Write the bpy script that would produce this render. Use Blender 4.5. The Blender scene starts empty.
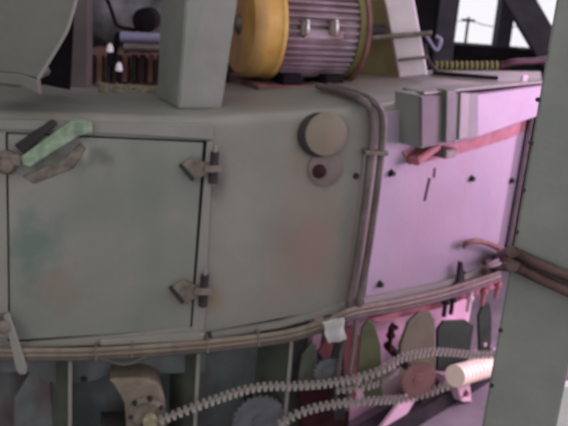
import bpy, bmesh, math, random
from mathutils import Vector, Matrix
random.seed(4)
S = bpy.context.scene
COL = S.collection
# ---------------------------------------------------------------- camera
FPX, PITCH, ROLL = 834.0, math.radians(16.5), math.radians(4.5)
CP = Vector((0, 0, 2.2))
cp, sp, cr, sr = math.cos(PITCH), math.sin(PITCH), math.cos(ROLL), math.sin(ROLL)
FW = Vector((0, cp, -sp)); R0 = Vector((1, 0, 0)); U0 = Vector((0, sp, cp))
RT = R0*cr + U0*sr; UP = U0*cr - R0*sr
cd = bpy.data.cameras.new('camera'); cam = bpy.data.objects.new('camera', cd); COL.objects.link(cam)
cam.matrix_world = Matrix(((RT.x, UP.x, -FW.x, CP.x), (RT.y, UP.y, -FW.y, CP.y), (RT.z, UP.z, -FW.z, CP.z), (0, 0, 0, 1)))
cd.sensor_width = 36; cd.lens = FPX/568*36; cd.clip_start = .05
cd.dof.use_dof = True; cd.dof.focus_distance = 1.0; cd.dof.aperture_fstop = 10.5
S.camera = cam
# ---------------------------------------------------------------- world, lights, exposure
w = bpy.data.worlds.new('world'); S.world = w; w.use_nodes = True
bg = w.node_tree.nodes['Background']; bg.inputs[0].default_value = (.96, .94, 1.0, 1); bg.inputs[1].default_value = 1.25
def area(name, loc, target, sx, sy, power, color, spread=math.pi):
    l = bpy.data.lights.new(name, 'AREA'); l.shape = 'RECTANGLE'; l.size = sx; l.size_y = sy
    l.energy = power; l.color = color; l.spread = spread
    o = bpy.data.objects.new(name, l); COL.objects.link(o); o.location = loc
    o.rotation_euler = (Vector(target)-Vector(loc)).to_track_quat('-Z', 'Y').to_euler()
    return o
area('daylight_from_side_bay', (4.2, 4.75, 1.9), (1.0, 4.0, 1.1), 1.6, 1.8, 88, (1.0, .56, .98), math.radians(110))
area('daylight_from_high_window', (2.4, 7.4, 3.6), (.1, 4.2, 1.9), 1.6, 1.0, 30, (1.0, .72, .98), math.radians(120))
area('hall_fill', (-2.4, -1.6, 4.2), (-.3, 3.2, 1.2), 2.0, 2.0, 34, (1.0, .98, .84))  # unseen fill added behind the camera to lift the housing front
S.view_settings.view_transform = 'Standard'; S.view_settings.look = 'None'
S.view_settings.gamma = 1; S.view_settings.use_curve_mapping = False; S.view_settings.exposure = 0.0
# ---------------------------------------------------------------- helpers: rays on to real planes
def ray(px, py): return FW + RT*((px-284)/FPX) + UP*((213-py)/FPX)
def PY(px, py, Y): d = ray(px, py); return CP + d*(Y/d.y)
def PZ(px, py, z): d = ray(px, py); return CP + d*((z-CP.z)/d.z)
A_, A, B, C, D = [Vector(p) for p in ((-2.0, 2.80), (-1.068, 3.0), (-.332, 3.16), (.345, 3.38), (1.324, 4.5))]
SEG = [(A, B), (B, C), (C, D)]
def nrm(s):
    a, b = SEG[s]; d = (b-a).normalized(); return Vector((d.y, -d.x, 0))
def tan_(s):
    a, b = SEG[s]; d = (b-a).normalized(); return Vector((d.x, d.y, 0))
def PW(px, py, s, off=0.0):
    n = nrm(s); a = SEG[s][0]; q = Vector((a.x, a.y, 0)) + n*off
    d = ray(px, py); t = (q-CP).dot(n)/d.dot(n); return CP + d*t
def PA(px, py, off=0.0):
    for s in (0, 1, 2):
        p = PW(px, py, s, off); a, b = SEG[s]; u = (p.xy-a).dot((b-a).normalized())
        if u <= (b-a).length or s == 2: return p
# ---------------------------------------------------------------- materials
def mat(name, c1, c2=None, scale=6, rough=.6, metal=0, bump=.15, c3=None, amt3=.35, stains=()):
    m = bpy.data.materials.new(name); m.use_nodes = True; nt = m.node_tree; b = nt.nodes['Principled BSDF']
    b.inputs['Roughness'].default_value = rough; b.inputs['Metallic'].default_value = metal
    b.inputs['Specular IOR Level'].default_value = .35 if sum(c1) > .1 else .1
    tc = nt.nodes.new('ShaderNodeTexCoord')
    n1 = nt.nodes.new('ShaderNodeTexNoise'); n1.inputs['Scale'].default_value = scale; n1.inputs['Detail'].default_value = 6
    nt.links.new(tc.outputs['Object'], n1.inputs['Vector'])
    rp = nt.nodes.new('ShaderNodeValToRGB'); rp.color_ramp.elements[0].position = .35; rp.color_ramp.elements[1].position = .68
    rp.color_ramp.elements[0].color = (*c1, 1); rp.color_ramp.elements[1].color = (*(c2 or c1), 1)
    nt.links.new(n1.outputs['Fac'], rp.inputs['Fac']); out = rp.outputs['Color']
    if c3:
        n2 = nt.nodes.new('ShaderNodeTexNoise'); n2.inputs['Scale'].default_value = scale*.45; n2.inputs['Detail'].default_value = 4
        mp = nt.nodes.new('ShaderNodeMapping'); mp.inputs['Location'].default_value = (3.1, 1.7, 5.2); mp.inputs['Scale'].default_value = (1.6, 1.6, .5)
        nt.links.new(tc.outputs['Object'], mp.inputs['Vector']); nt.links.new(mp.outputs['Vector'], n2.inputs['Vector'])
        r2 = nt.nodes.new('ShaderNodeValToRGB'); r2.color_ramp.elements[0].position = .5; r2.color_ramp.elements[1].position = .72
        r2.color_ramp.elements[0].color = (0, 0, 0, 1); r2.color_ramp.elements[1].color = (amt3,)*3+(1,)
        nt.links.new(n2.outputs['Fac'], r2.inputs['Fac'])
        mx = nt.nodes.new('ShaderNodeMixRGB'); nt.links.new(r2.outputs['Color'], mx.inputs['Fac'])
        nt.links.new(out, mx.inputs['Color1']); mx.inputs['Color2'].default_value = (*c3, 1); out = mx.outputs['Color']
    for (pt, rad, scol, amt) in stains:      # dirt and rust marks at their own place on the sheet metal
        ge = nt.nodes.new('ShaderNodeNewGeometry'); mpp = nt.nodes.new('ShaderNodeMapping'); mpp.vector_type = 'TEXTURE'
        mpp.inputs['Location'].default_value = pt; mpp.inputs['Scale'].default_value = rad
        nt.links.new(ge.outputs['Position'], mpp.inputs['Vector'])
        ln = nt.nodes.new('ShaderNodeVectorMath'); ln.operation = 'LENGTH'; nt.links.new(mpp.outputs['Vector'], ln.inputs[0])
        nz = nt.nodes.new('ShaderNodeTexNoise'); nz.inputs['Scale'].default_value = 14; nz.inputs['Detail'].default_value = 5
        nt.links.new(ge.outputs['Position'], nz.inputs['Vector'])
        ad = nt.nodes.new('ShaderNodeMath'); ad.operation = 'MULTIPLY_ADD'; ad.inputs[1].default_value = 1.6
        nt.links.new(nz.outputs['Fac'], ad.inputs[0]); nt.links.new(ln.outputs['Value'], ad.inputs[2])
        mr = nt.nodes.new('ShaderNodeMapRange'); mr.interpolation_type = 'SMOOTHSTEP'
        mr.inputs['From Min'].default_value = .9; mr.inputs['From Max'].default_value = 1.75; mr.inputs['To Min'].default_value = amt; mr.inputs['To Max'].default_value = 0
        nt.links.new(ad.outputs[0], mr.inputs['Value'])
        mx = nt.nodes.new('ShaderNodeMixRGB'); nt.links.new(mr.outputs[0], mx.inputs['Fac']); nt.links.new(out, mx.inputs['Color1'])
        mx.inputs['Color2'].default_value = (*scol, 1); out = mx.outputs['Color']
    nt.links.new(out, b.inputs['Base Color'])
    if bump:
        n3 = nt.nodes.new('ShaderNodeTexNoise'); n3.inputs['Scale'].default_value = scale*9; n3.inputs['Detail'].default_value = 3
        nt.links.new(tc.outputs['Object'], n3.inputs['Vector'])
        bp = nt.nodes.new('ShaderNodeBump'); bp.inputs['Strength'].default_value = bump; bp.inputs['Distance'].default_value = .01
        nt.links.new(n3.outputs['Fac'], bp.inputs['Height']); nt.links.new(bp.outputs['Normal'], b.inputs['Normal'])
    return m
M = dict(
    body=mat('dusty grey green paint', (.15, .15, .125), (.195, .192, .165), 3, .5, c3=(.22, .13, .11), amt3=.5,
        stains=[(PW(312, 250, 1), (.13, .13, .30), (.22, .14, .12), .6), (PW(318, 150, 1), (.17, .17, .20), (.17, .13, .10), .6), (PW(216, 186, 0), (.07, .07, .10), (.10, .08, .07), .7),
                (PW(214, 303, 0), (.08, .08, .10), (.20, .15, .10), .8), (PW(240, 210, 1), (.10, .10, .35), (.21, .20, .165), .6), (PW(345, 230, 1), (.05, .05, .40), (.13, .145, .13), .7)]),
    door=mat('door paint', (.145, .155, .132), (.205, .20, .175), 2.5, .45, c3=(.10, .13, .105), amt3=.75,
        stains=[(PW(60, 158, 0), (.26, .2, .10), (.07, .075, .06), .85), (PW(35, 250, 0), (.16, .16, .25), (.09, .13, .105), .8), (PW(60, 285, 0), (.16, .16, .14), (.17, .14, .115), .7),
                (PW(182, 292, 0), (.08, .08, .10), (.19, .15, .11), .7), (PW(85, 150, 0), (.03, .03, .09), (.26, .25, .21), .8)]),
    frame=mat('frame paint', (.18, .18, .155), (.21, .20, .175), 5, .55, c3=(.23, .17, .15)),
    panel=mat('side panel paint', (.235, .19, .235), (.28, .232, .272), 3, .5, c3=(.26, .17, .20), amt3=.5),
    dark=mat('dark oily steel', (.022, .021, .022), (.045, .04, .04), 9, .6),
    black=mat('black grime and shade', (.006, .005, .007), (.014, .010, .013), 9, .8),
    hinge=mat('worn hinge steel', (.09, .075, .062), (.20, .165, .135), 22, .6, .2),
    green=mat('flaking pale green paint', (.11, .15, .10), (.25, .33, .225), 24, .6),
    rust=mat('rusted steel', (.10, .045, .035), (.19, .10, .075), 14, .8),
    redlead=mat('red primer', (.24, .075, .08), (.34, .14, .15), 12, .7),
    disc=mat('dusty brown cover', (.17, .14, .105), (.21, .175, .135), 8, .6),
    pillar=mat('column paint', (.128, .138, .122), (.165, .172, .152), 5, .6),
    pillarl=mat('square post paint', (.17, .18, .155), (.215, .22, .195), 5, .6),
    postp=mat('brown grey post paint', (.10, .082, .082), (.14, .115, .112), 6, .7),
    chute=mat('chute steel', (.088, .09, .074), (.11, .11, .092), 4, .5, .1),
    yellow=mat('yellow motor paint', (.50, .27, .055), (.60, .38, .12), 9, .45, c3=(.36, .20, .15), amt3=.85),
    motor=mat('motor casing paint', (.20, .13, .145), (.36, .27, .32), 8, .45, c3=(.12, .05, .04), amt3=.7),
    olive=mat('olive painted plate', (.115, .095, .036), (.17, .145, .06), 8, .6),
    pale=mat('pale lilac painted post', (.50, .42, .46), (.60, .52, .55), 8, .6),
    cable=mat('dusty cable', (.13, .105, .078), (.185, .15, .115), 20, .7),
    cabled=mat('dark cable', (.055, .045, .042), (.10, .075, .065), 20, .7),
    pipe=mat('brown pipe', (.11, .085, .08), (.17, .135, .13), 16, .5, .1),
    pipedark=mat('dark brown pipe', (.045, .027, .024), (.095, .06, .052), 16, .5, .1),
    piped2=mat('grimy conduit', (.075, .058, .052), (.13, .105, .098), 16, .5, .1),
    rdisc=mat('dusty red disc', (.17, .08, .075), (.25, .13, .12), 10, .7),
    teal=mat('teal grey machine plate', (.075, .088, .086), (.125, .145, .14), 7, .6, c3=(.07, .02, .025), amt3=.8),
    rib=mat('rib plate paint', (.058, .068, .050), (.095, .105, .080), 8, .6),
    darkgreen=mat('dark green plate', (.018, .028, .018), (.03, .045, .03), 8, .6),
    ribo=mat('olive rib plate paint', (.058, .062, .030), (.095, .10, .05), 8, .6),
    pinklit=mat('pink lit frame plate', (.55, .36, .43), (.68, .48, .54), 6, .6, c3=(.36, .12, .14), amt3=.7),  # pink of the side light is put into this plate colour
    chain=mat('chain steel', (.25, .23, .20), (.38, .35, .31), 30, .5, .3),
    sprocket=mat('sprocket steel', (.08, .085, .09), (.12, .125, .13), 14, .55, .2),
    white=mat('white rag', (.60, .60, .57), (.72, .71, .67), 10, .8),
    bright=mat('bright roller', (.85, .72, .54), (.92, .82, .66), 10, .4),
    coil=mat('yellow braided hose', (.20, .165, .06), (.30, .26, .11), 12, .6),
    maroon=mat('maroon hose', (.022, .008, .009), (.045, .015, .018), 12, .6),
    floor=mat('concrete floor', (.13, .12, .125), (.22, .20, .21), 3, .85, c3=(.10, .08, .08)),
    wall=mat('sooty wall', (.012, .011, .013), (.030, .027, .032), 1.6, .9),
    ceil=mat('dark roof sheeting', (.02, .02, .025), (.035, .035, .04), 3, .9),
    mullion=mat('window frame paint', (.035, .03, .04), (.06, .05, .065), 8, .7),
    lilac=mat('lavender pipe paint', (.21, .19, .30), (.27, .25, .37), 8, .5),
    duct=mat('mottled grey duct', (.05, .05, .055), (.20, .19, .20), 7, .7),
    straw=mat('straw dust', (.16, .15, .09), (.30, .27, .18), 40, .9),
    lampw=mat('white porcelain', (.75, .75, .75), (.85, .85, .85), 10, .3),
    boss=mat('boss paint', (.14, .105, .10), (.18, .14, .13), 10, .6),
)
g = bpy.data.materials.new('window glass'); g.use_nodes = True; gb = g.node_tree.nodes['Principled BSDF']
gb.inputs['Transmission Weight'].default_value = 1; gb.inputs['Roughness'].default_value = 0; gb.inputs['IOR'].default_value = 1.1
gn = g.node_tree.nodes.new('ShaderNodeTexNoise'); gr = g.node_tree.nodes.new('ShaderNodeMapRange'); gr.inputs[3].default_value = 0; gr.inputs[4].default_value = .02
g.node_tree.links.new(gn.outputs['Fac'], gr.inputs[0]); g.node_tree.links.new(gr.outputs[0], gb.inputs['Roughness']); M['glass'] = g
# ---------------------------------------------------------------- object helpers
def wloc(o):
    v = Vector((0, 0, 0))
    while o: v += o.location; o = o.parent
    return v
def tag(o, label=None, cat=None, group=None, kind=None):
    if label: o['label'] = label
    if cat: o['category'] = cat
    if group: o['group'] = group
    if kind: o['kind'] = kind
    return o
def empty(name, loc, label, cat, group=None):
    o = bpy.data.objects.new(name, None); COL.objects.link(o); o.location = loc; o.empty_display_size = .05
    return tag(o, label, cat, group)
def link(name, bm, m, parent=None, smooth=False):
    """link a bmesh given in world coordinates as one object, origin at its own base centre"""
    bmesh.ops.recalc_face_normals(bm, faces=bm.faces)
    xs = [v.co for v in bm.verts]
    lo = Vector([min(c[i] for c in xs) for i in range(3)]); hi = Vector([max(c[i] for c in xs) for i in range(3)])
    o0 = Vector(((lo.x+hi.x)/2, (lo.y+hi.y)/2, lo.z))
    for v in bm.verts: v.co -= o0
    me = bpy.data.meshes.new(name); bm.to_mesh(me); bm.free()
    if smooth:
        for p in me.polygons: p.use_smooth = True
        try: me.set_sharp_from_angle(angle=math.radians(38))
        except Exception: pass
    me.materials.append(M[m])
    o = bpy.data.objects.new(name, me); COL.objects.link(o)
    if parent: o.parent = parent; o.location = o0 - wloc(parent)
    else: o.location = o0
    return o
def dup(src, delta, parent=None):
    o = src.copy(); COL.objects.link(o); o.parent = parent or src.parent; o.location = src.location + delta; return o
def prism(pts, vec, bm=None, bev=0):
    bm = bm or bmesh.new(); vec = Vector(vec)
    a = [bm.verts.new(p) for p in pts]; b = [bm.verts.new(Vector(p)+vec) for p in pts]
    n = len(a); bm.faces.new(a); bm.faces.new(b[::-1])
    for i in range(n): bm.faces.new((a[i], b[i], b[(i+1) % n], a[(i+1) % n]))
    if bev: bmesh.ops.bevel(bm, geom=bm.edges[:], offset=bev, segments=1, affect='EDGES', clamp_overlap=True)
    return bm
def obox(c, ux, uy, uz, sx, sy, sz, bm=None, bev=0):
    """box centred at c with half sizes along three unit axes"""
    c, ux, uy, uz = Vector(c), Vector(ux), Vector(uy), Vector(uz)
    p = [c-ux*sx-uy*sy-uz*sz, c+ux*sx-uy*sy-uz*sz, c+ux*sx+uy*sy-uz*sz, c-ux*sx+uy*sy-uz*sz]
    return prism(p, uz*2*sz, bm, bev)
X_, Y_, Z_ = Vector((1, 0, 0)), Vector((0, 1, 0)), Vector((0, 0, 1))
def box(x0, x1, y0, y1, z0, z1, bm=None, bev=0):
    return obox(((x0+x1)/2, (y0+y1)/2, (z0+z1)/2), X_, Y_, Z_, (x1-x0)/2, (y1-y0)/2, (z1-z0)/2, bm, bev)
def smoothpath(pts, n=6):
    pts = [Vector(p) for p in pts]; P = [pts[0]*2-pts[1]] + pts + [pts[-1]*2-pts[-2]]; out = []
    for i in range(1, len(P)-2):
        p0, p1, p2, p3 = P[i-1:i+3]
        for k in range(n):
            t = k/n
            out.append(.5*((2*p1)+(p2-p0)*t+(2*p0-5*p1+4*p2-p3)*t*t+(3*p1-3*p2+p3-p0)*t**3))
    out.append(P[-2]); return out
def tube(pts, r, bm=None, n=10, sm=6):
    bm = bm or bmesh.new(); pts = smoothpath(pts, sm) if sm else [Vector(p) for p in pts]; rings = []; prev = None
    for i, p in enumerate(pts):
        t = (pts[min(i+1, len(pts)-1)]-pts[max(i-1, 0)]).normalized()
        if prev is None: u = t.orthogonal().normalized()
        else: u = (prev - t*prev.dot(t)).normalized()
        prev = u; v = t.cross(u); rr = r[i*len(r)//len(pts)] if isinstance(r, (list, tuple)) else r
        rings.append([bm.verts.new(p+u*rr*math.cos(2*math.pi*k/n)+v*rr*math.sin(2*math.pi*k/n)) for k in range(n)])
    for a, b in zip(rings, rings[1:]):
        for k in range(n): bm.faces.new((a[k], a[(k+1) % n], b[(k+1) % n], b[k]))
    bm.faces.new(rings[0][::-1]); bm.faces.new(rings[-1]); return bm
def lathe(c, ax, prof, n=28, bm=None):
    """prof: (distance along axis, radius)"""
    bm = bm or bmesh.new(); c = Vector(c); ax = Vector(ax).normalized(); u = ax.orthogonal().normalized(); v = ax.cross(u); rings = []
    for d, r in prof:
        if r < 1e-5: rings.append([bm.verts.new(c+ax*d)])
        else: rings.append([bm.verts.new(c+ax*d+u*r*math.cos(2*math.pi*k/n)+v*r*math.sin(2*math.pi*k/n)) for k in range(n)])
    for a, b in zip(rings, rings[1:]):
        if len(a) == 1 and len(b) == 1: continue
        for k in range(n):
            if len(a) == 1: bm.faces.new((a[0], b[(k+1) % n], b[k]))
            elif len(b) == 1: bm.faces.new((a[k], a[(k+1) % n], b[0]))
            else: bm.faces.new((a[k], a[(k+1) % n], b[(k+1) % n], b[k]))
    if len(rings[0]) > 1: bm.faces.new(rings[0][::-1])
    if len(rings[-1]) > 1: bm.faces.new(rings[-1])
    return bm
def plate(poly, s, off, thick, bev=0):
    """outline on wall plane s, front at off, going back by thick"""
    return prism([PW(x, y, s, off) for x, y in poly], -nrm(s)*thick, None, bev)
def plateY(poly, Y, thick, bev=0):
    return prism([PY(x, y, Y) for x, y in poly], (0, thick, 0), None, bev)
def hexbolt(p, n, r=.012, h=.012):
    return lathe(p, n, [(-.004, r*1.5), (.002, r*1.5), (.002, r), (h, r), (h+.001, r*.8)], 6)

# ================================================================ SETTING
tag(link('floor', box(-4.5, 6.2, -2.5, 9.5, -.1, 0), 'floor'), 'worn concrete floor', kind='structure')
WY = 8.0
def wallbox(x0, x1, z0, z1, bm): return box(x0, x1, WY, WY+.2, z0, z1, bm)
def XZ(px, py): p = PY(px, py, WY); return p.x, p.z
wz0 = 1.62; wx0 = XZ(451, 30)[0]; wxe = XZ(660, 30)[0]
bm = bmesh.new(); wallbox(-4.5, wx0, 0, 4.2, bm); wallbox(wx0, wxe, 0, wz0, bm); wallbox(wx0, wxe, 3.3, 4.2, bm); wallbox(wxe, 6.2, 0, 4.2, bm)
wb = tag(link('wall_back', bm, 'wall'), 'sooty back wall with a row of bright openings', kind='structure')
tag(link('wall_left', box(-4.7, -4.5, -2.5, 9.5, 0, 4.2), 'wall'), kind='structure')
tag(link('ceiling', box(-4.7, 6.2, 4.1, 9.5, 4.2, 4.3), 'ceil'), kind='structure')
xm0, xm1 = XZ(497, 30)[0], XZ(511, 30)[0]
win1 = tag(link('window_1', box(wx0-.06, wx0+.03, WY-.06, WY+.1, wz0-.05, 3.3), 'mullion'), 'bright window left of the thick mullion', kind='structure')
link('sill', box(wx0-.05, xm0, WY-.14, WY+.05, wz0-.10, wz0), 'black', win1)
link('pane', box(wx0+.03, xm0, WY+.12, WY+.126, wz0, 3.3), 'glass', win1)
win2 = tag(link('window_2', box(xm0, xm1, WY-.05, WY+.15, wz0-.05, 3.3), 'mullion'), 'bright window right of the thick mullion', kind='structure')
link('sill', box(xm0, wxe, WY-.14, WY+.05, wz0-.10, wz0), 'black', win2)
link('pane', box(xm1, wxe, WY+.12, WY+.126, wz0, 3.3), 'glass', win2)
bs = PY(555, 62, 7.6); be = PY(512, -12, 7.6); be = bs+(be-bs)*1.6
tag(link('diagonal_brace', obox((bs+be)/2, (be-bs).normalized(), Y_, (be-bs).normalized().cross(Y_), (be-bs).length/2+.25, .06, .12, None, .01), 'mullion'),
    'dark diagonal roof brace crossing the right window', 'brace')
xb = PY(444, 30, 7.3).x
tag(link('roof_column', box(xb-.085, xb+.085, 7.2, 7.4, 0, 4.2, None, .01), 'mullion'), 'purple grey upright column left of the bright windows', 'column')
# outside
up_ = PY(467, 30, 13)
upole = t = empty('utility_pole', (up_.x, 13, -1), 'thin utility pole seen outside through the left window', 'pole')
link('pole', tube([(up_.x, 13, -1), (up_.x, 13, PY(467, 17, 13).z)], .022, sm=0), 'dark', t)
link('cross_arm', box(up_.x-.10, up_.x+.10, 12.98, 13.02, PY(467, 21, 13).z, PY(467, 19, 13).z), 'dark', t)
link('overhead_wire', tube([PY(430, 24, 13.), PY(467, 21, 13.), PY(500, 27, 13.), PY(580, 24, 13.)], .007, n=6), 'dark', upole)
tag(link('ground', box(-15, 25, 9.6, 40, -1.2, -1.0), 'floor'), 'pale ground outside the hall', kind='structure')
# horizontal dark girder under windows
p0, p1 = PY(405, 62, 6.6), PY(640, 76, 6.6)
tag(link('crossbeam', box(p0.x, p1.x+.3, 6.5, 6.7, p1.z-.1, p0.z-.01, None, .01), 'black'), 'black crossbeam running below the bright windows', 'beam')

# ================================================================ MACHINE HOUSING
house = empty('machine_housing', (0, 4.0, 0), 'large dusty grey green sheet metal machine housing with hinged door and lilac lit end', 'machine')
front = [A_, A, B, C, D]
ztop = [1.60, 1.61, 1.62, 1.685, 1.69]
zbot = [PW(0, 349, 0).z, PW(0, 349, 0).z, PW(200, 334, 0).z, PW(352, 304, 1).z, PW(508, 262, 2).z]
back = [Vector((-2.1, 3.6)), Vector((-1.2, 3.65)), Vector((-.45, 3.95)), Vector((.25, 4.55)), Vector((1.52, 5.25))]
# densify with a soft bend at each corner
def dens():
    out = []
    for i in range(5):
        if i in (2, 3):
            rr = .045
            a = (front[i-1]-front[i]).normalized()*rr; b = (front[i+1]-front[i]).normalized()*rr
            la, lb = (front[i-1]-front[i]).length, (front[i+1]-front[i]).length
            for k in range(5):
                t = k/4; p = (front[i]+a)*(1-t)**2 + front[i]*2*t*(1-t) + (front[i]+b)*t*t
                if t < .5: f = (1-2*t)*rr/la; mixv = lambda v: v[i]+(v[i-1]-v[i])*f
                else: f = (2*t-1)*rr/lb; mixv = lambda v: v[i]+(v[i+1]-v[i])*f
                out.append((p, mixv(back), mixv(ztop), mixv(zbot)))
        else: out.append((front[i], back[i], ztop[i], zbot[i]))
    return out
dn = dens(); bm = bmesh.new(); rows = []
for k, (f, b, zt, zb) in enumerate(dn):
    inn = (b-f).normalized(); r = .045; row = []
    row.append(Vector((f.x, f.y, zb)))
    for j in range(6):
        a = j/5*math.pi/2; q = f+inn*r*(1-math.cos(a)); row.append(Vector((q.x, q.y, zt-r+r*math.sin(a))))
    row.append(Vector((b.x, b.y, zt))); row.append(Vector((b.x, b.y, zb)))
    rows.append([bm.verts.new(v) for v in row])
n = len(rows[0])
for a, b in zip(rows, rows[1:]):
    for j in range(n): bm.faces.new((a[j], a[(j+1) % n], b[(j+1) % n], b[j]))
bm.faces.new(rows[0][::-1]); bm.faces.new(rows[-1])
link('shell', bm, 'body', house, True)
def wp(name, poly, s, off, th, m, parent=house, bev=0, smooth=False): return link(name, plate(poly, s, off, th, bev), m, parent, smooth)
# door and its frame
wp('door_frame', [(-60, 118), (60, 121), (140, 124), (213, 125), (213, 140), (140, 134.5), (60, 131), (-60, 127)], 0, .014, .02, 'frame', bev=.003)
wp('door_frame', [(207, 141.5), (213, 141.5), (204, 330), (192, 330)], 0, .012, .02, 'frame', bev=.002)
wp('door_frame', [(-6, 132), (5.5, 132), (8.5, 338), (-3, 338)], 0, .012, .02, 'frame', bev=.002)
door = wp('door', [(7.5, 134), (203.5, 143), (190.5, 327), (110, 334), (10, 341)], 0, .010, .02, 'door', bev=.004)
wp('seam_backing', [(5, 132), (207, 141), (192.5, 329.5), (110, 336.5), (8, 343.5)], 0, .003, .01, 'black')
# latch lever
lv = wp('latch_lever', [(20, 158), (66, 124), (74, 119), (92, 122), (92, 134), (78, 134), (30, 168), (22, 166)], 0, .055, .022, 'green', bev=.006)
link('pivot', lathe(PW(8, 161, 0, 0), nrm(0), [(0, .045), (.03, .045), (.04, .03), (.075, .026), (.08, .015)], 16), 'hinge', lv, True)
link('lever_end', obox(PW(10, 160, 0, .06), tan_(0), nrm(0), Z_, .035, .012, .022, None, .006), 'hinge', lv)
wp('latch_arm', [(14, 146), (52, 120), (58, 124), (24, 154)], 0, .035, .03, 'dark', bev=.004)
wp('latch_arm', [(22, 176), (66, 160), (80, 142), (86, 148), (74, 168), (34, 184)], 0, .016, .012, 'hinge', bev=.003)
# hinges
for k, (hx, hy) in enumerate(((206, 168), (196, 291))):
    h = link('hinge', plate([(hx-26, hy-1), (hx-14, hy-11), (hx-4, hy-7), (hx+6, hy-2), (hx+6, hy+6), (hx-7, hy+10), (hx-14, hy+12)], 0, .034, .014, .003), 'hinge', house)
    link('knuckle', tube([PW(hx+9, hy-16, 0, .035), PW(hx+8, hy-3, 0, .035)], .017, sm=0, n=12), 'dark', h, True)
    link('knuckle', tube([PW(hx+7.5, hy+4, 0, .035), PW(hx+7, hy+15, 0, .035)], .019, sm=0, n=12), 'dark', h, True)
    link('pin', tube([PW(hx+9.5, hy-22, 0, .035), PW(hx+7, hy+17, 0, .035)], .007, sm=0, n=8), 'frame', h, True)
    link('hinge_tab', plate([(hx-2, hy-2), (hx+15, hy-2), (hx+15, hy+5), (hx-2, hy+5)], 0, .058, .05, .004), 'hinge', h)
    link('hinge_edge', plate([(hx-27, hy-2), (hx-23, hy-3), (hx-11, hy+11), (hx-14, hy+14)], 0, .042, .03, .002), 'dark', h)
# round cover and boss
n1 = nrm(1)
rc = link('round_cover', lathe(PW(324, 133, 1, 0), n1, [(0, .085), (.022, .09), (.034, .086), (.036, .08), (.037, 0)], 40), 'disc', house, True)
link('cover_lip', lathe(PW(318, 134, 1, 0), n1, [(0, .088), (.02, .09), (.024, .084)], 40), 'dark', rc, True)
bo = link('boss', lathe(PW(325, 168, 1, 0), n1, [(0, .075), (.010, .075), (.014, .06), (.014, 0)], 32), 'boss', house, True)
link('plug', lathe(PW(319, 171, 1, .012), n1, [(0, .03), (.012, .028), (.018, .014), (.018, 0)], 16), 'maroon', bo, True)
# lilac end panel, its bolts and slots
n2 = nrm(2)
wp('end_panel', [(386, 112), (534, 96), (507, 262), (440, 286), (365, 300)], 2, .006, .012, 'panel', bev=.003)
b0 = None
for (x, y) in ((390.5, 173), (471, 178.5), (511, 180.5), (462, 273), (379, 284)):
    b0 = link('bolt', hexbolt(PW(x, y, 2, .006), n2, .013, .02), 'dark', house)
for (x, y) in ((356, 176), (366, 153)):
    link('bolt', hexbolt(PW(x, y, 1, 0), n1, .010, .012), 'dark', house)
for q in ([(429, 178), (431, 178), (426, 201), (424, 201)], [(434.5, 168), (436, 168), (435, 178), (433.5, 178)]):
    wp('slot_mark', q, 2, .009, .006, 'dark')
# red strip under the hood and crank box
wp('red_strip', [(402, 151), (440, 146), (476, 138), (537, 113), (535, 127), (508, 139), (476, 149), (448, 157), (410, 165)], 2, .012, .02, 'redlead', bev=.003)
# hood box standing proud at the top of the end
hb = prism([PW(421, 96, 2, .115), PW(478, 93, 2, .105), PW(478, 137, 2, .105), PW(421, 148, 2, .115)], -n2*.13)
hood = link('hood_box', hb, 'pillar', house)
link('hood_face', prism([PW(422, 97, 2, .12), PW(447, 96, 2, .117), PW(447, 143, 2, .117), PW(422, 147, 2, .12)], -n2*.02, None, .003), 'postp', hood)
link('hood_strap', prism([PW(447, 90, 2, .14), PW(457, 90, 2, .136), (PW(456, 142, 2, .136)), PW(446, 142, 2, .14)], -n2*.05, None, .004), 'rib', hood)
link('hood_strap', prism([PW(461, 93, 2, .12), PW(470, 93, 2, .118), PW(468, 138, 2, .118), PW(459, 140, 2, .12)], -n2*.04, None, .004), 'frame', hood)
eb = prism([PW(477, 94, 2, .10), PW(543, 85, 2, .06), PW(537, 117, 2, .06), PW(477, 138, 2, .10)], -n2*.1, None, .006)
link('end_box', eb, 'panel', house)
link('latch_block', obox(PW(444, 152, 2, .05), tan_(2), n2, Z_, .045, .04, .02, None, .006), 'hinge', house)
link('latch_block', obox(PW(424, 153, 2, .04), (tan_(2)*.95+Z_*.3).normalized(), n2, (Z_*.95-tan_(2)*.3).normalized(), .09, .03, .02, None, .008), 'redlead', house)
link('top_plate', prism([PW(424, 95, 2, .12), PW(545, 83, 2, .07), PW(545, 82, 2, -.25), PW(402, 90, 2, -.2)], (0, 0, .012), None, .003), 'frame', house)
link('lifting_lug', obox(PW(524, 79, 2, -.05), tan_(2), n2, Z_, .03, .008, .02, None, .004), 'pale', house)
# corner edge trims at the far end
for dx, r_, m_ in ((-8, .008, 'black'), (-4.5, .008, 'pipe'), (-1, .010, 'black'), (3, .010, 'pipedark')):
    link('edge_trim', tube([PW(541+dx, 92, 2, .03), PW(512+dx, 258, 2, .03)], r_, sm=0, n=8), m_, house, True)
wp('bottom_flange', [(212, 334), (280, 323), (352, 302), (352, 308), (280, 328), (212, 339)], 1, .02, .03, 'frame')
wp('bottom_flange', [(364, 299), (440, 283), (508, 260), (508, 268), (440, 291), (364, 307)], 2, .03, .04, 'frame')
wp('bottom_flange', [(-40, 344), (27, 343), (110, 336), (188, 327), (205, 333), (205, 339), (100, 345), (-40, 350)], 0, .02, .03, 'frame')

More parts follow.
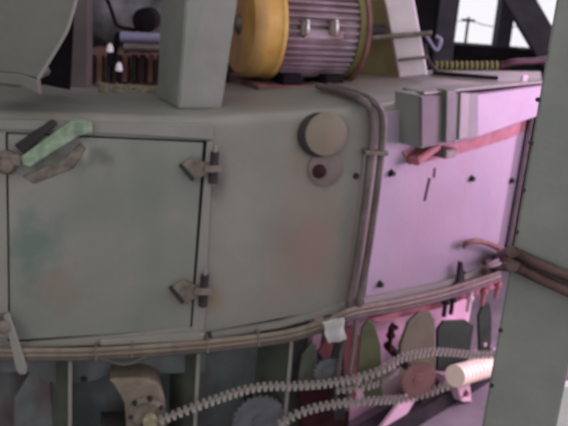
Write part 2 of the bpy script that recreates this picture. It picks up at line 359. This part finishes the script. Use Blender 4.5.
# ---- twin vertical pipes running over the top
for k, (dx, of, lab) in enumerate(((0, .03, 'left brown conduit of the twin pair down the housing corner'), (10.5, .03, 'right brown conduit of the twin pair beside the lilac panel'))):
    a = PW(373+dx, 128, 1, of); pts = [PZ(318+dx, 86, 1.69), PZ(345+dx*.9, 93, 1.70), PW(363+dx*.9, 101, 1, of), PW(371.5+dx, 114, 1, of), PW(372+dx, 140, 1, of), PW(366.5+dx, 190, 1, of), PW(358+dx, 250, 1, of), PW(349+dx*.9, 306, 1, of+.01)]
    tag(link('conduit', tube(pts, .0155, n=12), 'piped2', None, True), lab, 'pipe', 'twin conduits on the housing corner')
tag(link('crease_highlight', tube([PW(366, 150, 1, .012), PW(360, 210, 1, .012), PW(348, 300, 1, .012)], .008, n=8), 'frame', None, True), 'thin pale tube standing in for a crease highlight left of the twin brown pipes', 'pipe')  # pale tube takes the place of the highlight along the housing crease
link('pipe_clip', plate([(366, 151), (389, 152), (388.5, 156), (365.5, 155)], 1, .052, .05, .002), 'hinge', house)

# ================================================================ THINGS ON THE TOP
zt = 1.62
fl, fr, bl = PZ(178, 109, zt), PZ(222, 109, zt), PZ(157, 97, zt)
br = fr+(bl-fl)
base = [fl, fr, br, bl]; cc = (fl+fr+br+bl)/4
h = 1.6
tf = [PY(186, 0, fl.y), PY(238, 0, fr.y), None, PY(161, 0, bl.y)]; tf[2] = tf[1]+(tf[3]-tf[0])
bm = bmesh.new(); hh = 1.5
lo = [bm.verts.new(p) for p in base]; hi = []
for p, q in zip(base, tf):
    d = (q-p); q2 = p+d*(1.5/d.z) if d.z > .01 else p+Z_*1.5; hi.append(bm.verts.new(q2))
bm.faces.new(lo[::-1]); bm.faces.new(hi)
for i in range(4): bm.faces.new((lo[i], lo[(i+1) % 4], hi[(i+1) % 4], hi[i]))
bmesh.ops.bevel(bm, geom=bm.edges[:], offset=.006, segments=2, affect='EDGES')
tag(link('square_post', bm, 'pillarl', None), 'thick square grey green post standing on the housing left of the motor', 'post')
# brown post left
p = PZ(72, 92, 1.605)
pa, pb = PY(62, 0, p.y), PY(88, 0, p.y)
tag(link('brown_post', prism([PZ(67, 90, 1.6), PZ(87, 91, 1.6), PZ(87, 91, 1.6)+Vector((.0, .1, 0)), PZ(67, 90, 1.6)+Vector((0, .1, 0))], (.0, .0, 1.4), None, .005), 'postp'),
    'narrow brown grey upright post behind the sloping chute', 'post')
# chute
ch = empty('chute', PY(10, 80, 2.9), 'large dark olive sheet metal chute with curved edge at the upper left corner', 'chute')
cy = 2.85
link('chute_wall', plateY([(-70, -330), (110, -330), (88, -60), (78, -10), (72, 14), (64, 36), (38, 78), (20, 73), (-70, 66)], cy, .02), 'chute', ch)
link('chute_rim', tube([PY(110, -330, cy), PY(88, -60, cy), PY(78, -10, cy), PY(72, 14, cy), PY(64, 36, cy), PY(38, 79, cy)], .006, n=8), 'frame', ch, True)
link('chute_lip', plateY([(-70, 68), (20, 74), (38, 80), (40, 95), (22, 84), (-70, 76)], cy-.012, .03, .003), 'chute', ch)
link('side_wall', prism([PY(78, -12, cy+.02), PY(72, 14, cy+.02), PY(64, 36, cy+.02), PY(40, 76, cy+.02), PY(40, 76, cy+.02)+Vector((-.25, .5, 0)), PY(78, -12, cy+.02)+Vector((-.25, .5, 0))], (-.01, -.0, .004)), 'dark', ch)
link('gap_shade', plateY([(20, 10), (74, 10), (70, 90), (20, 80)], 3.36, .01), 'black', ch)  # black sheet added as shade in the gap between chute and brown post
# front support brings it to the housing top
link('chute_foot', plateY([(-30, 70), (18, 76), (22, 84), (20, 88), (-30, 82)], cy+.02, .35, .004), 'chute', ch)

# ---- motor
th = math.radians(24); ax = Vector((math.cos(th), math.sin(th), 0)); sd = Vector((math.sin(th), -math.cos(th), 0))
mc = PY(243, 20, 4.0)+ax*.0; mc.z = 1.920; R = .235
mo = empty('electric_motor', (mc.x+.3, mc.y+.12, 1.68), 'large electric motor with yellow end bell and ribbed casing on the housing', 'motor')
link('end_bell', lathe(mc-ax*.02, ax, [(.0, .09), (.0, .222), (.012, .236), (.03, .247), (.06, .248), (.12, .248), (.128, .255), (.145, .255), (.145, .20)], 48), 'yellow', mo, True)
link('bell_hub', lathe(mc-ax*.02, ax, [(-.02, .03), (0, .05), (.03, .08), (.03, .06)], 24), 'hinge', mo, True)
bd = link('casing', lathe(mc+ax*.12, ax, [(0, .20), (.0, .212), (.38, .212), (.38, .19)], 48), 'motor', mo, True)
bm = bmesh.new()
for k in range(44):
    a = 2*math.pi*k/44; rad = sd*math.cos(a)+Z_*math.sin(a); tn = ax.cross(rad)
    obox(mc+ax*.31+rad*.225, ax, rad, tn, .185, .015, .0045, bm)
tag(link('cooling_fins', bm, 'motor', mo), kind='stuff')
link('drive_end_shield', lathe(mc+ax*.50, ax, [(0, .20), (0, .243), (.035, .246), (.05, .225), (.07, .15), (.09, .06)], 48), 'olive', mo, True)
link('drive_ring', lathe(mc+ax*.53, ax, [(0, .23), (0, .262), (.018, .262), (.018, .23)], 48), 'rust', mo, True)
link('shaft', lathe(mc+ax*.56, ax, [(0, .03), (.2, .03)], 16), 'dark', mo, True)
for s_ in (.20, .42):
    link('mounting_foot', obox(mc+ax*s_+sd*.10+Vector((0, 0, -.235)), ax, sd, Z_, .05, .08, .030, None, .006), 'black', mo)
    link('mounting_foot', obox(mc+ax*s_-sd*.12+Vector((0, 0, -.235)), ax, sd, Z_, .05, .08, .030, None, .006), 'black', mo)
for px in (301, 330):
    q = PY(px, 28, 3.86+.05*(px-300)/30)
    link('clamp_lug', obox(q+Vector((0, .04, 0)), ax, sd, Z_, .018, .05, .032, None, .006), 'hinge', mo)
    link('lug_stud', tube([q+Vector((.03, .03, -.03)), q+Vector((.033, -.02, 0)), q+Vector((.03, .03, .035))], .006, n=8), 'lampw', mo, True)
link('junction_box', obox(mc+ax*.31+sd*.215+Vector((0, 0, -.012)), ax, sd, Z_, .10, .03, .022, None, .005), 'motor', mo)
link('motor_plinth', prism([(mc+ax*.02+sd*.20).xy.to_3d()+Z_*1.62, (mc+ax*.55+sd*.20).xy.to_3d()+Z_*1.62, (mc+ax*.55-sd*.2).xy.to_3d()+Z_*1.62, (mc+ax*.02-sd*.2).xy.to_3d()+Z_*1.62], (0, 0, .045), None, .005), 'rust', mo)

# ---- olive plate, pale post, rods
tag(link('olive_plate', plateY([(352, -40), (384, -40), (400, 78), (350, 80)], 4.38, .03, .004), 'olive'), 'olive green upright plate right of the motor end', 'plate')
pp = link('pale_post', plateY([(377, -40), (407, -40), (428, 75), (400, 78)], 4.28, .07, .006), 'pale')
tag(pp, 'pale lilac lit leaning post right of the olive plate', 'post')
pr = tag(link('threaded_rod', tube([PY(372, 38, 4.24), PY(432, 33, 4.24)], .013, sm=0, n=10), 'hinge', None, True), 'upper steel rod crossing the pale leaning post', 'rod')
tag(link('threaded_rod', tube([PY(398, 60, 4.24), PY(428, 57, 4.24)], .009, sm=0, n=10), 'hinge', None, True), 'lower short steel rod across the foot of the pale leaning post', 'rod')
tag(link('hook', tube([PY(425, 33, 4.3), PY(431, 43, 4.3), PY(437, 50, 4.3), PY(441, 40, 4.3), PY(436, 36, 4.3)], .008, n=8), 'lilac', None, True), 'small curved grey hook hanging right of the pale post', 'hook')
tag(link('hook_chain_bar', tube([PY(424, 44, 4.32), PY(428, 60, 4.32), PY(437, 72, 4.32)], .01, n=8), 'dark', None, True), 'dark bent bar hanging below the small hook', 'bar')
# coiled hose and maroon hose
hz = 4.62
c0, c1 = PY(434, 66, hz), PY(499, 66, hz)
co = empty('coiled_hose', c0, 'yellow black coiled hose lying across the housing top below the windows', 'hose')
link('hose_core', tube([c0, c1], .017, sm=0, n=12), 'dark', co, True)
nn = 13
ring = None
for k in range(nn):
    q = c0.lerp(c1, (k+.5)/nn)
    if ring is None: ring = link('coil_ring', lathe(q, (c1-c0), [(-.006, .017), (-.006, .028), (.006, .028), (.006, .017)], 14), 'coil', co, True); q0 = q
    else: dup(ring, q-q0)
tag(link('maroon_hose', tube([PY(499, 66, hz), PY(515, 62, hz+.05), PY(535, 61, hz+.2), PY(556, 58, hz+.4)], .019, n=12), 'maroon', None, True), 'maroon hose joined to the end of the coiled hose', 'hose')
tag(link('coil_support', box(c0.x, c1.x, hz-.02, hz+.02, 1.685, c0.z-.028), 'black'), 'low black bar under the coiled hose', 'bar')

# ---- clutter behind, seen between the posts
rk = empty('rusty_machine', (-.95, 4.9, 0), 'rust brown machine behind the housing between the two posts', 'machine')
def cb(px0, py0, px1, py1, Y, th_): a, b = PY(px0, py0, Y), PY(px1, py1, Y); return a.x, b.x, Y, Y+th_, min(a.z, b.z), max(a.z, b.z)
x0, x1, y0, y1, z0, z1 = cb(80, 52, 170, 82, 4.7, .4)
link('rust_block', box(x0, x1, y0, y1, 0, z1, None, .01), 'rust', rk)
for k in range(9):
    q = PY(92+8.5*k, 60, 4.68); link('block_rib', box(q.x-.012, q.x+.012, 4.66, 4.70, q.z-.12, q.z+.03), 'rust' if k % 3 == 1 else 'dark', rk)
link('dark_head', lathe(PY(146, 20, 4.9), Y_, [(-.06, .05), (-.05, .07), (.1, .07)], 20), 'black', rk, True)
link('head_neck', box(PY(146, 20, 4.9).x-.03, PY(146, 20, 4.9).x+.03, 4.9, 5.0, z1-.02, PY(146, 26, 4.9).z), 'dark', rk)
link('crank', tube([PY(112, 62, 4.66), PY(116, 45, 4.66), PY(120, 34, 4.66), PY(128, 52, 4.66)], .018, n=8), 'black', rk, True)
tag(link('lavender_pipe', tube([PY(121, 37, 4.62), PY(175, 39, 4.62)], .030, sm=0, n=14), 'lilac', None, True), 'lavender horizontal pipe behind the square post', 'pipe')
tag(link('grey_pipe', tube([PY(124, 47, 4.6), PY(175, 49, 4.6)], .022, sm=0, n=14), 'pipe', None, True), 'grey horizontal pipe just below the lavender pipe', 'pipe')
for i, (x, y, lab) in enumerate(((110, 48, 'upper small white insulator behind the brown post'), (119, 67, 'lower small white insulator near the rusty machine'))):
    q = PY(x, y, 4.55); q.z -= .02
    t = empty('insulator', q, lab, 'insulator', 'white insulators behind the housing')
    link('cap', lathe(q, Z_, [(0, .020), (.03, .016), (.045, .006)], 14), 'lampw', t, True)
    link('stem', lathe(q-Z_*(.08), Z_, [(0, .012), (.08, .012)], 10), 'black', t, True)
    link('bracket', tube([q-Z_*.075, q+Vector((0, .14, -.085))], .008, sm=0, n=8), 'black', t, True)
tag(link('curved_duct', tube([PY(84, -30, 5.4), PY(98, -2, 5.4), PY(120, 18, 5.4), PY(150, 24, 5.4), PY(190, 20, 5.4)], .19, n=20), 'duct', None, True), 'dull grey curved duct high behind the rusty machine', 'duct')
tag(link('hanging_cable', tube([PY(100, -20, 5.1), PY(112, 12, 5.1), PY(118, 26, 5.0), PY(136, 30, 4.95)], .012, n=8), 'black', None, True), 'thin black cable drooping over the rusty machine', 'cable')
# straw debris strip on the back of the housing top
bm = bmesh.new()
for k in range(160):
    x = random.uniform(100, 160); y = random.uniform(80, 92); q = PZ(x, y, 1.622); q.y = min(q.y, 3.78+random.uniform(-.05, .04))
    a = random.uniform(0, 3.14); d = Vector((math.cos(a), math.sin(a), random.uniform(0, .3))).normalized()
    obox(q, d, d.cross(Z_).normalized(), Z_, random.uniform(.008, .02), .003, .002, bm)
tag(link('straw_debris', bm, 'straw'), 'pale straw coloured debris behind the rim of the housing top', 'debris', kind='stuff')

# ================================================================ LOWER FRAME
fr_ = empty('base_frame', (0, 3.6, 0), 'dark ribbed steel base frame under the grey green housing', 'frame')
def wallpts(s, off, u0, u1, z0, z1, th_, bm=None):
    a, b = SEG[s]; t_ = tan_(s); n_ = nrm(s); L = (b-a).length
    p = Vector((a.x, a.y, 0))+n_*off
    q = [p+t_*u0+Z_*z0, p+t_*u1+Z_*z0, p+t_*u1+Z_*z1, p+t_*u0+Z_*z1]
    return prism(q, -n_*th_, bm)
L0, L1, L2 = [(b-a).length for a, b in SEG]
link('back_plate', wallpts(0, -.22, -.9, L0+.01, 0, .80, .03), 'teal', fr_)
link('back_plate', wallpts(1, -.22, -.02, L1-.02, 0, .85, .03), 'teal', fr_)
link('back_plate', wallpts(2, -.22, .0, L2, 0, .80, .03), 'pinklit', fr_)
# fascia strip with holes just below the housing
wp('fascia', [(-40, 352), (100, 347), (205, 341), (205, 372), (150, 374), (110, 372), (96, 380), (60, 386), (30, 372), (-40, 372)], 0, -.10, .012, 'teal', fr_)
for (x, y) in ((84, 379), (152, 371)): link('bolt', hexbolt(PW(x, y, 0, -.10), nrm(0), .010), 'dark', fr_)
# ribs: plates square to the wall
def rib(px, ytop, s, off0=-.01, depth=.21, m='rib', thk=.010, slope=.04, lean=.0):
    n_, t_ = nrm(s), tan_(s); a = PW(px, ytop, s, off0)
    n_ = n_ + t_*(lean/depth)
    q = [a, a-n_*depth, Vector(((a-n_*depth).x, (a-n_*depth).y, 0)), Vector((a.x, a.y, 0))]
    q[0] = q[0]-Z_*slope
    o = link('rib', prism(q, t_*thk), m, fr_)
    e = link('rib_edge', prism([q[0]+n_*.002, q[0]-n_*.012, q[3]-n_*.012, q[3]+n_*.002], t_*(thk*1.5)), 'frame', o)
    return o
rib(68, 362, 0, lean=.13, slope=-.03); rib(197, 346, 0, lean=.09, slope=-.02); rib(290, 340, 1, lean=.08, slope=-.02)
for pts, s, off, m_ in (
    ([(366, 400), (358, 375), (361, 330), (368, 321), (374, 322), (381, 345), (383, 400)], 1, .02, 'ribo'),
    ([(398, 376), (401, 345), (409, 322), (420, 312), (430, 311), (435, 320), (436, 376)], 2, .02, 'ribo'),
    ([(438, 385), (438, 330), (444, 321), (466, 320), (474, 326), (471, 345), (464, 385)], 2, -.02, 'darkgreen'),
    ([(480, 355), (479, 316), (484, 304), (490, 303), (492, 316), (491, 355)], 2, .0, 'darkgreen'),
    ([(334, 420), (328, 372), (336, 340), (344, 340), (345, 420)], 1, -.02, 'dark'),
    ([(296, 390), (302, 356), (312, 342), (317, 346), (318, 390)], 1, -.05, 'rib')):
    link('gusset', plate(pts, s, off, .016, .003), m_, fr_)
link('gusset', plate([(14, 440), (14, 398), (30, 372), (50, 372), (54, 440)], 0, -.12, .02, .003), 'teal', fr_)
# feet / sleepers and horizontal rail at the base
for s, L in ((0, L0), (1, L1), (2, L2)): link('bottom_rail', wallpts(s, .05, 0, L, 0, .10, .12), 'dark', fr_)
for (x, y, s, m_) in ((391, 333, 2, 'maroon'), (446, 300, 2, 'dark'), (453, 298, 2, 'dark'), (498, 283, 2, 'redlead'), (484, 290, 2, 'redlead'), (470, 296, 2, 'pinklit')):
    a = PW(x, y, s, .0); link('fitting', lathe(a+Z_*.03, -Z_, [(0, .016), (.03, .016), (.035, .022), (.05, .022), (.055, .012), (.12, .012)], 12), m_, fr_, True)
for (x, y) in ((388, 347), (392, 326), (475, 352), (481, 343), (487, 357), (478, 364), (490, 348)):
    link('nut', hexbolt(PW(x, y, 2, -.02), nrm(2), .013, .03), 'pinklit' if x > 400 else 'maroon', fr_)
# red painted web in the middle
wp('red_web', [(318, 352), (330, 336), (352, 326), (362, 340), (356, 400), (322, 412), (316, 380)], 1, -.16, .012, 'redlead', fr_)
wp('red_web', [(300, 378), (330, 374), (350, 400), (348, 440), (300, 440)], 1, -.14, .012, 'maroon', fr_)
wp('red_web', [(352, 312), (372, 318), (440, 300), (500, 276), (500, 286), (440, 308), (380, 322)], 2, -.04, .015, 'redlead', fr_)
# diagonal braces lower right
for q, m_ in (([(372, 440), (412, 388), (424, 386), (392, 440)], 'pinklit'), ([(396, 440), (430, 392), (438, 392), (408, 440)], 'dark'),
              ([(412, 440), (452, 392), (484, 382), (490, 386), (440, 440)], 'black'), ([(450, 440), (488, 390), (496, 392), (470, 440)], 'pinklit'),
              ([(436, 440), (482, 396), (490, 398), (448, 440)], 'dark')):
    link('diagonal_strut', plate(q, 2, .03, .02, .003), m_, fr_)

link('spike', plate([(461, 262), (463, 262), (466, 285), (466, 292), (452, 294), (453, 287), (459, 282)], 2, .05, .02, .002), 'dark', fr_)
# ---- bearing block
n0 = nrm(0)
bb = empty('bearing_block', PW(138, 440, 0, .02), 'dusty bearing block with bolted round face under the housing door', 'bearing')
link('block', plate([(127, 440), (127, 401), (108, 380), (145, 378), (159, 384), (165, 400), (166, 440)], 0, .03, .15, .01), 'cable', bb)
link('flange_ring', lathe(PW(146, 412, 0, .03), n0, [(0, .075), (.015, .075), (.02, .055), (.012, .04), (.012, 0)], 28), 'hinge', bb, True)
link('shaft_end', lathe(PW(150, 418, 0, .03), n0, [(0, .032), (.035, .032), (.04, .026), (.04, 0)], 18), 'straw', bb, True)
for k in range(6):
    a = k*math.pi/3+.3; q = PW(146, 412, 0, .045)+tan_(0)*.062*math.cos(a)+Z_*.062*math.sin(a)
    link('bolt', hexbolt(q, n0, .009), 'dark', bb)
link('pedestal', wallpts(0, .02, .38, .62, 0, PW(140, 425, 0).z, .14), 'dark', bb)

# ---- sprockets
def sprocket(px, py, s, off, r, m_, lab, teeth=26):
    n_, t_ = nrm(s), tan_(s); c = PW(px, py, s, off)
    t = empty('sprocket', c-n_*.02, lab, 'sprocket')
    bm = bmesh.new(); pts = []
    for k in range(teeth*2):
        a = math.pi*k/teeth; rr = r if k % 2 else r-.012
        pts.append(c+t_*rr*math.cos(a)+Z_*rr*math.sin(a))
    prism(pts, -n_*.014, bm); link('toothed_wheel', bm, m_, t)
    link('hub', lathe(c, n_, [(-.01, .03), (.006, .028), (.006, .014), (.010, .012), (.010, 0)], 20), m_, t, True)
    link('axle', lathe(c-n_*.005, -n_, [(0, .02), (.27+off-.0, .02)], 12), 'dark', t, True)
    return t
sprocket(259, 420, 1, .0, .122, 'sprocket', 'dark grey sprocket wheel with chain over it beside the thin rib')
sprocket(419, 380, 1, .085, .088, 'rdisc', 'rust red sprocket wheel below the rounded ribs')
sprocket(328, 372, 1, .0, .07, 'sprocket', 'small dark idler wheel below the white rag', 18)
# ---- chains
def chain(path, lab, r=.013, pitch=.027):
    pts = smoothpath(path, 12); t = empty('roller_chain', pts[0], lab, 'chain')
    # resample
    acc = 0; out = [pts[0]]
    for a, b in zip(pts, pts[1:]):
        L = (b-a).length; d = pitch-acc
        while d <= L: out.append(a.lerp(b, d/L)); d += pitch
        acc = L-(d-pitch)
    src = None
    for k, (a, b) in enumerate(zip(out, out[1:])):
        m_ = (a+b)/2; ux = (b-a).normalized()
        if src is None:
            bm = bmesh.new()
            obox((0, -.011, 0), X_, Y_, Z_, pitch*.27, .003, .0155, bm, .0); obox((0, .011, 0), X_, Y_, Z_, pitch*.27, .003, .0155, bm, .0)
            obox((0, 0, 0), X_, Y_, Z_, pitch*.5, .005, .006, bm)
            o = link('link', bm, 'chain', t); src = o
        else:
            o = src.copy(); COL.objects.link(o); o.parent = t
        yaw = math.atan2(ux.y, ux.x); pit = -math.asin(max(-1, min(1, ux.z)))
        o.rotation_euler = (0, pit, yaw); o.location = m_ - t.location
    return t
chain([PW(160, 424, 0, .06), PW(196, 410, 0, .06), PW(236, 396, 1, .03), PW(262, 390, 1, .02), PW(300, 389, 1, .03), PW(338, 385, 1, .05), PW(378, 375, 1, .08), PW(402, 361, 1, .03), PW(436, 355, 1, -.03), PW(478, 358, 1, -.09), PW(500, 357, 1, -.12)],
      'upper dusty roller chain running from bearing block to the far column')
chain([PW(280, 428, 1, .07), PW(300, 416, 1, .07), PW(330, 408, 1, .07), PW(370, 404, 1, .09), PW(402, 402, 1, .04), PW(430, 395, 1, .03), PW(449, 388, 1, .02)],
      'lower dusty roller chain sagging below the rust red sprocket')
chain([PW(335, 393, 1, .02), PW(370, 388, 1, .04), PW(398, 372, 2, .04)], 'short middle chain between idler wheel and rust red sprocket')
# ---- roller
a, b = PW(455, 376, 2, .13), PW(500, 363, 2, .13)
ro = empty('grooved_roller', a, 'bright cream grooved roller beside the dark column foot', 'roller')
prof = []; L = (b-a).length; nn = 12
for k in range(nn): prof += [(L*k/nn, .058), (L*(k+.7)/nn, .058), (L*(k+.75)/nn, .052), (L*(k+.98)/nn, .052)]
link('roller_body', lathe(a, b-a, [(0, .02)]+prof+[(L, .02)], 24), 'bright', ro, True)
link('roller_bracket', prism([PW(455, 380, 2, .10), PW(470, 380, 2, .10), PW(472, 402, 2, .10), PW(462, 402, 2, .10)], -n2*.30, None, .004), 'pinklit', ro)
link('bracket_bolt', hexbolt(PW(465, 393, 2, .10), n2, .016, .02), 'redlead', ro)

# ---- cables along the bottom
def cable(offs, r, m_, lab, name='cable'):
    base_ = [(-40, 353), (27, 353), (100, 352), (190, 346), (240, 341), (290, 334), (330, 322), (352, 312), (400, 303), (450, 291), (500, 274)]
    pts = [PA(x, y+offs, .055) for x, y in base_]
    return tag(link(name, tube(pts, r, n=10), m_, None, True), lab, 'cable', 'cables running along the housing bottom')
cable(-2.5, .0115, 'cable', 'upper brown cable strung along the bottom edge of the housing')
cable(2.0, .010, 'cable', 'middle brown cable strung along the bottom edge of the housing')
cable(6.0, .009, 'cabled', 'lowest dark cable strung along the bottom edge of the housing')
tag(link('angle_strip', plate([(100, 341), (186, 333), (204, 334), (204, 340), (186, 341), (100, 346)], 0, .045, .04, .003), 'frame'), 'thin grey angle strip above the cables below the door', 'strip')
for x, y in ((96, 353), (132, 350), (208, 345), (259, 339)):
    s = 0 if x < 205 else 1
    link('cable_tie', plate([(x-.8, y-6), (x+.8, y-6), (x+.8, y+8), (x-.8, y+8)], s, .070, .07, .001), 'cable', house)
tag(link('drooping_wire', tube([PW(100, 358, 0, .06), PW(120, 364, 0, .07), PW(135, 362, 0, .07), PW(150, 354, 0, .06)], .006, n=8), 'cabled', None, True), 'thin wire drooping below the cables above the bearing block', 'wire')
# lever bar lower left
tag(link('lever_bar', plate([(3, 316), (9, 313), (27, 368), (26, 375), (19, 375), (16, 368)], 0, .085, .018, .004), 'frame'), 'flat grey lever bar hanging across the cables at lower left', 'lever')
link('lever_pivot', lathe(PW(6, 318, 0, .0), n0, [(0, .03), (.09, .028), (.095, .018)], 14), 'hinge', house, True)
# rag
bm = bmesh.new(); N = 6; cor = [(322, 322), (343, 317), (347, 340), (328, 344)]
c4 = [PW(x, y, 1, .085) for x, y in cor]; vs = []
for i in range(N+1):
    for j in range(N+1):
        u, v = i/N, j/N; p = (c4[0]*(1-u)+c4[1]*u)*(1-v)+(c4[3]*(1-u)+c4[2]*u)*v
        p += n1*(.006*math.sin(u*9+v*3)+.004*math.sin(v*11)); p += tan_(1)*.004*math.sin(v*8); vs.append(bm.verts.new(p))
for i in range(N):
    for j in range(N): k = i*(N+1)+j; bm.faces.new((vs[k], vs[k+1], vs[k+N+2], vs[k+N+1]))
bmesh.ops.solidify(bm, geom=bm.faces[:], thickness=.004)
tag(link('rag', bm, 'white', None, True), 'crumpled white rag tucked into the cables below the housing corner', 'rag')
# two vertical hoses under rag
for k, (x, lab) in enumerate(((341, 'left dark hose dropping below the white rag'), (353, 'right pale hose dropping below the twin conduits'))):
    tag(link('drop_hose', tube([PW(x+6-k*3, 312, 1, .03), PW(x+1, 345, 1, .02), PW(x-3, 375, 1, .02), PW(x-6, 410, 1, .02)], .010, n=8), 'cabled' if k == 0 else 'pipe', None, True), lab, 'hose', 'hoses dropping from the housing corner')

# ================================================================ RIGHT COLUMN
ang = math.radians(-16.5); ux = Vector((math.cos(ang), math.sin(ang), 0)); uy = Vector((-math.sin(ang), math.cos(ang), 0))
pl = PY(513, 240, 2.2); pr_ = PY(557, 426, 2.2); wd = .19
cb_ = Vector((pl.x-.013, pl.y, 0))
_d = ray(557, 426); _q = CP+_d*((cb_-CP).dot(uy)/_d.dot(uy)); wd = (_q-cb_).dot(ux)-.048*_q.z/4.2
colm = empty('steel_column', (pl.x+wd/2, 2.25, 0), 'grey green steel column in the right foreground crossed by two pipes', 'column')
link('column_shaft', prism([cb_, cb_+ux*wd, cb_+ux*wd+uy*.16, cb_+uy*.16], (.048, 0, 4.2), None, .006), 'pillar', colm)
for py in (52, 100, 143, 190, 232, 330, 385):
    px = 562-(py)*.176-0; p = PY(px, py, 2.2); q = cb_+ux*.018; q.z = PY(px, py, 2.2).z
    link('rivet', lathe(q+uy*.002, -uy, [(0, .007), (.004, .006), (.006, .003), (.0065, 0)], 10), 'dark', colm, True)
link('foot_plate', prism([cb_-ux*.06-uy*.06, cb_+ux*(wd+.06)-uy*.06, cb_+ux*(wd+.06)+uy*.22, cb_-ux*.06+uy*.22], (0, 0, .02), None, .003), 'dark', colm)
def PC(px, py, off):
    q = cb_-uy*off; d = ray(px, py); t = (q-CP).dot(uy)/d.dot(uy); return CP+d*t
for k, (y0, y1, lab) in enumerate(((253, 276, 'upper brown pipe crossing the right foreground column'), (267, 291, 'lower brown pipe crossing the right foreground column'))):
    pts = [PA(484, y0+10-6*k, .07), PA(498, y0+2, .09), PC(509, y0-1, .022), PC(518, y0+1, .018), PC(545, (y0+y1)/2+2, .018), PC(600, y1+12, .018), PC(780, y1+72, .018)]
    tag(link('water_pipe', tube(pts, .0155, n=12, sm=8), 'pipedark', None, True), lab, 'pipe', 'brown pipes crossing the column')
# hanging rag-like brown handle on the lilac panel
tag(link('bent_handle', tube([PW(464, 247, 2, .02), PW(466, 243, 2, .05), PW(478, 241, 2, .06), PW(492, 245, 2, .06), PW(506, 252, 2, .05)], [.010, .013, .015, .015, .018], n=10), 'rust', None, True), 'rusty bent handle low on the lilac panel beside the column', 'handle')
tag(link('loose_fitting', lathe(PW(500, 258, 2, .06), Vector((.6, -.3, .2)), [(0, .02), (.02, .035), (.07, .035), (.09, .02)], 14), 'rust', None, True), 'rusty pipe fitting where the two brown pipes meet the housing', 'fitting')
# pale thing behind column foot
tag(link('white_board', box(PY(561, 400, 2.75).x-.03, 1.6, 2.75, 2.8, 0, PY(565, 386, 2.75).z, None, .004), 'white'), 'pale board standing behind the foot of the right column', 'board')
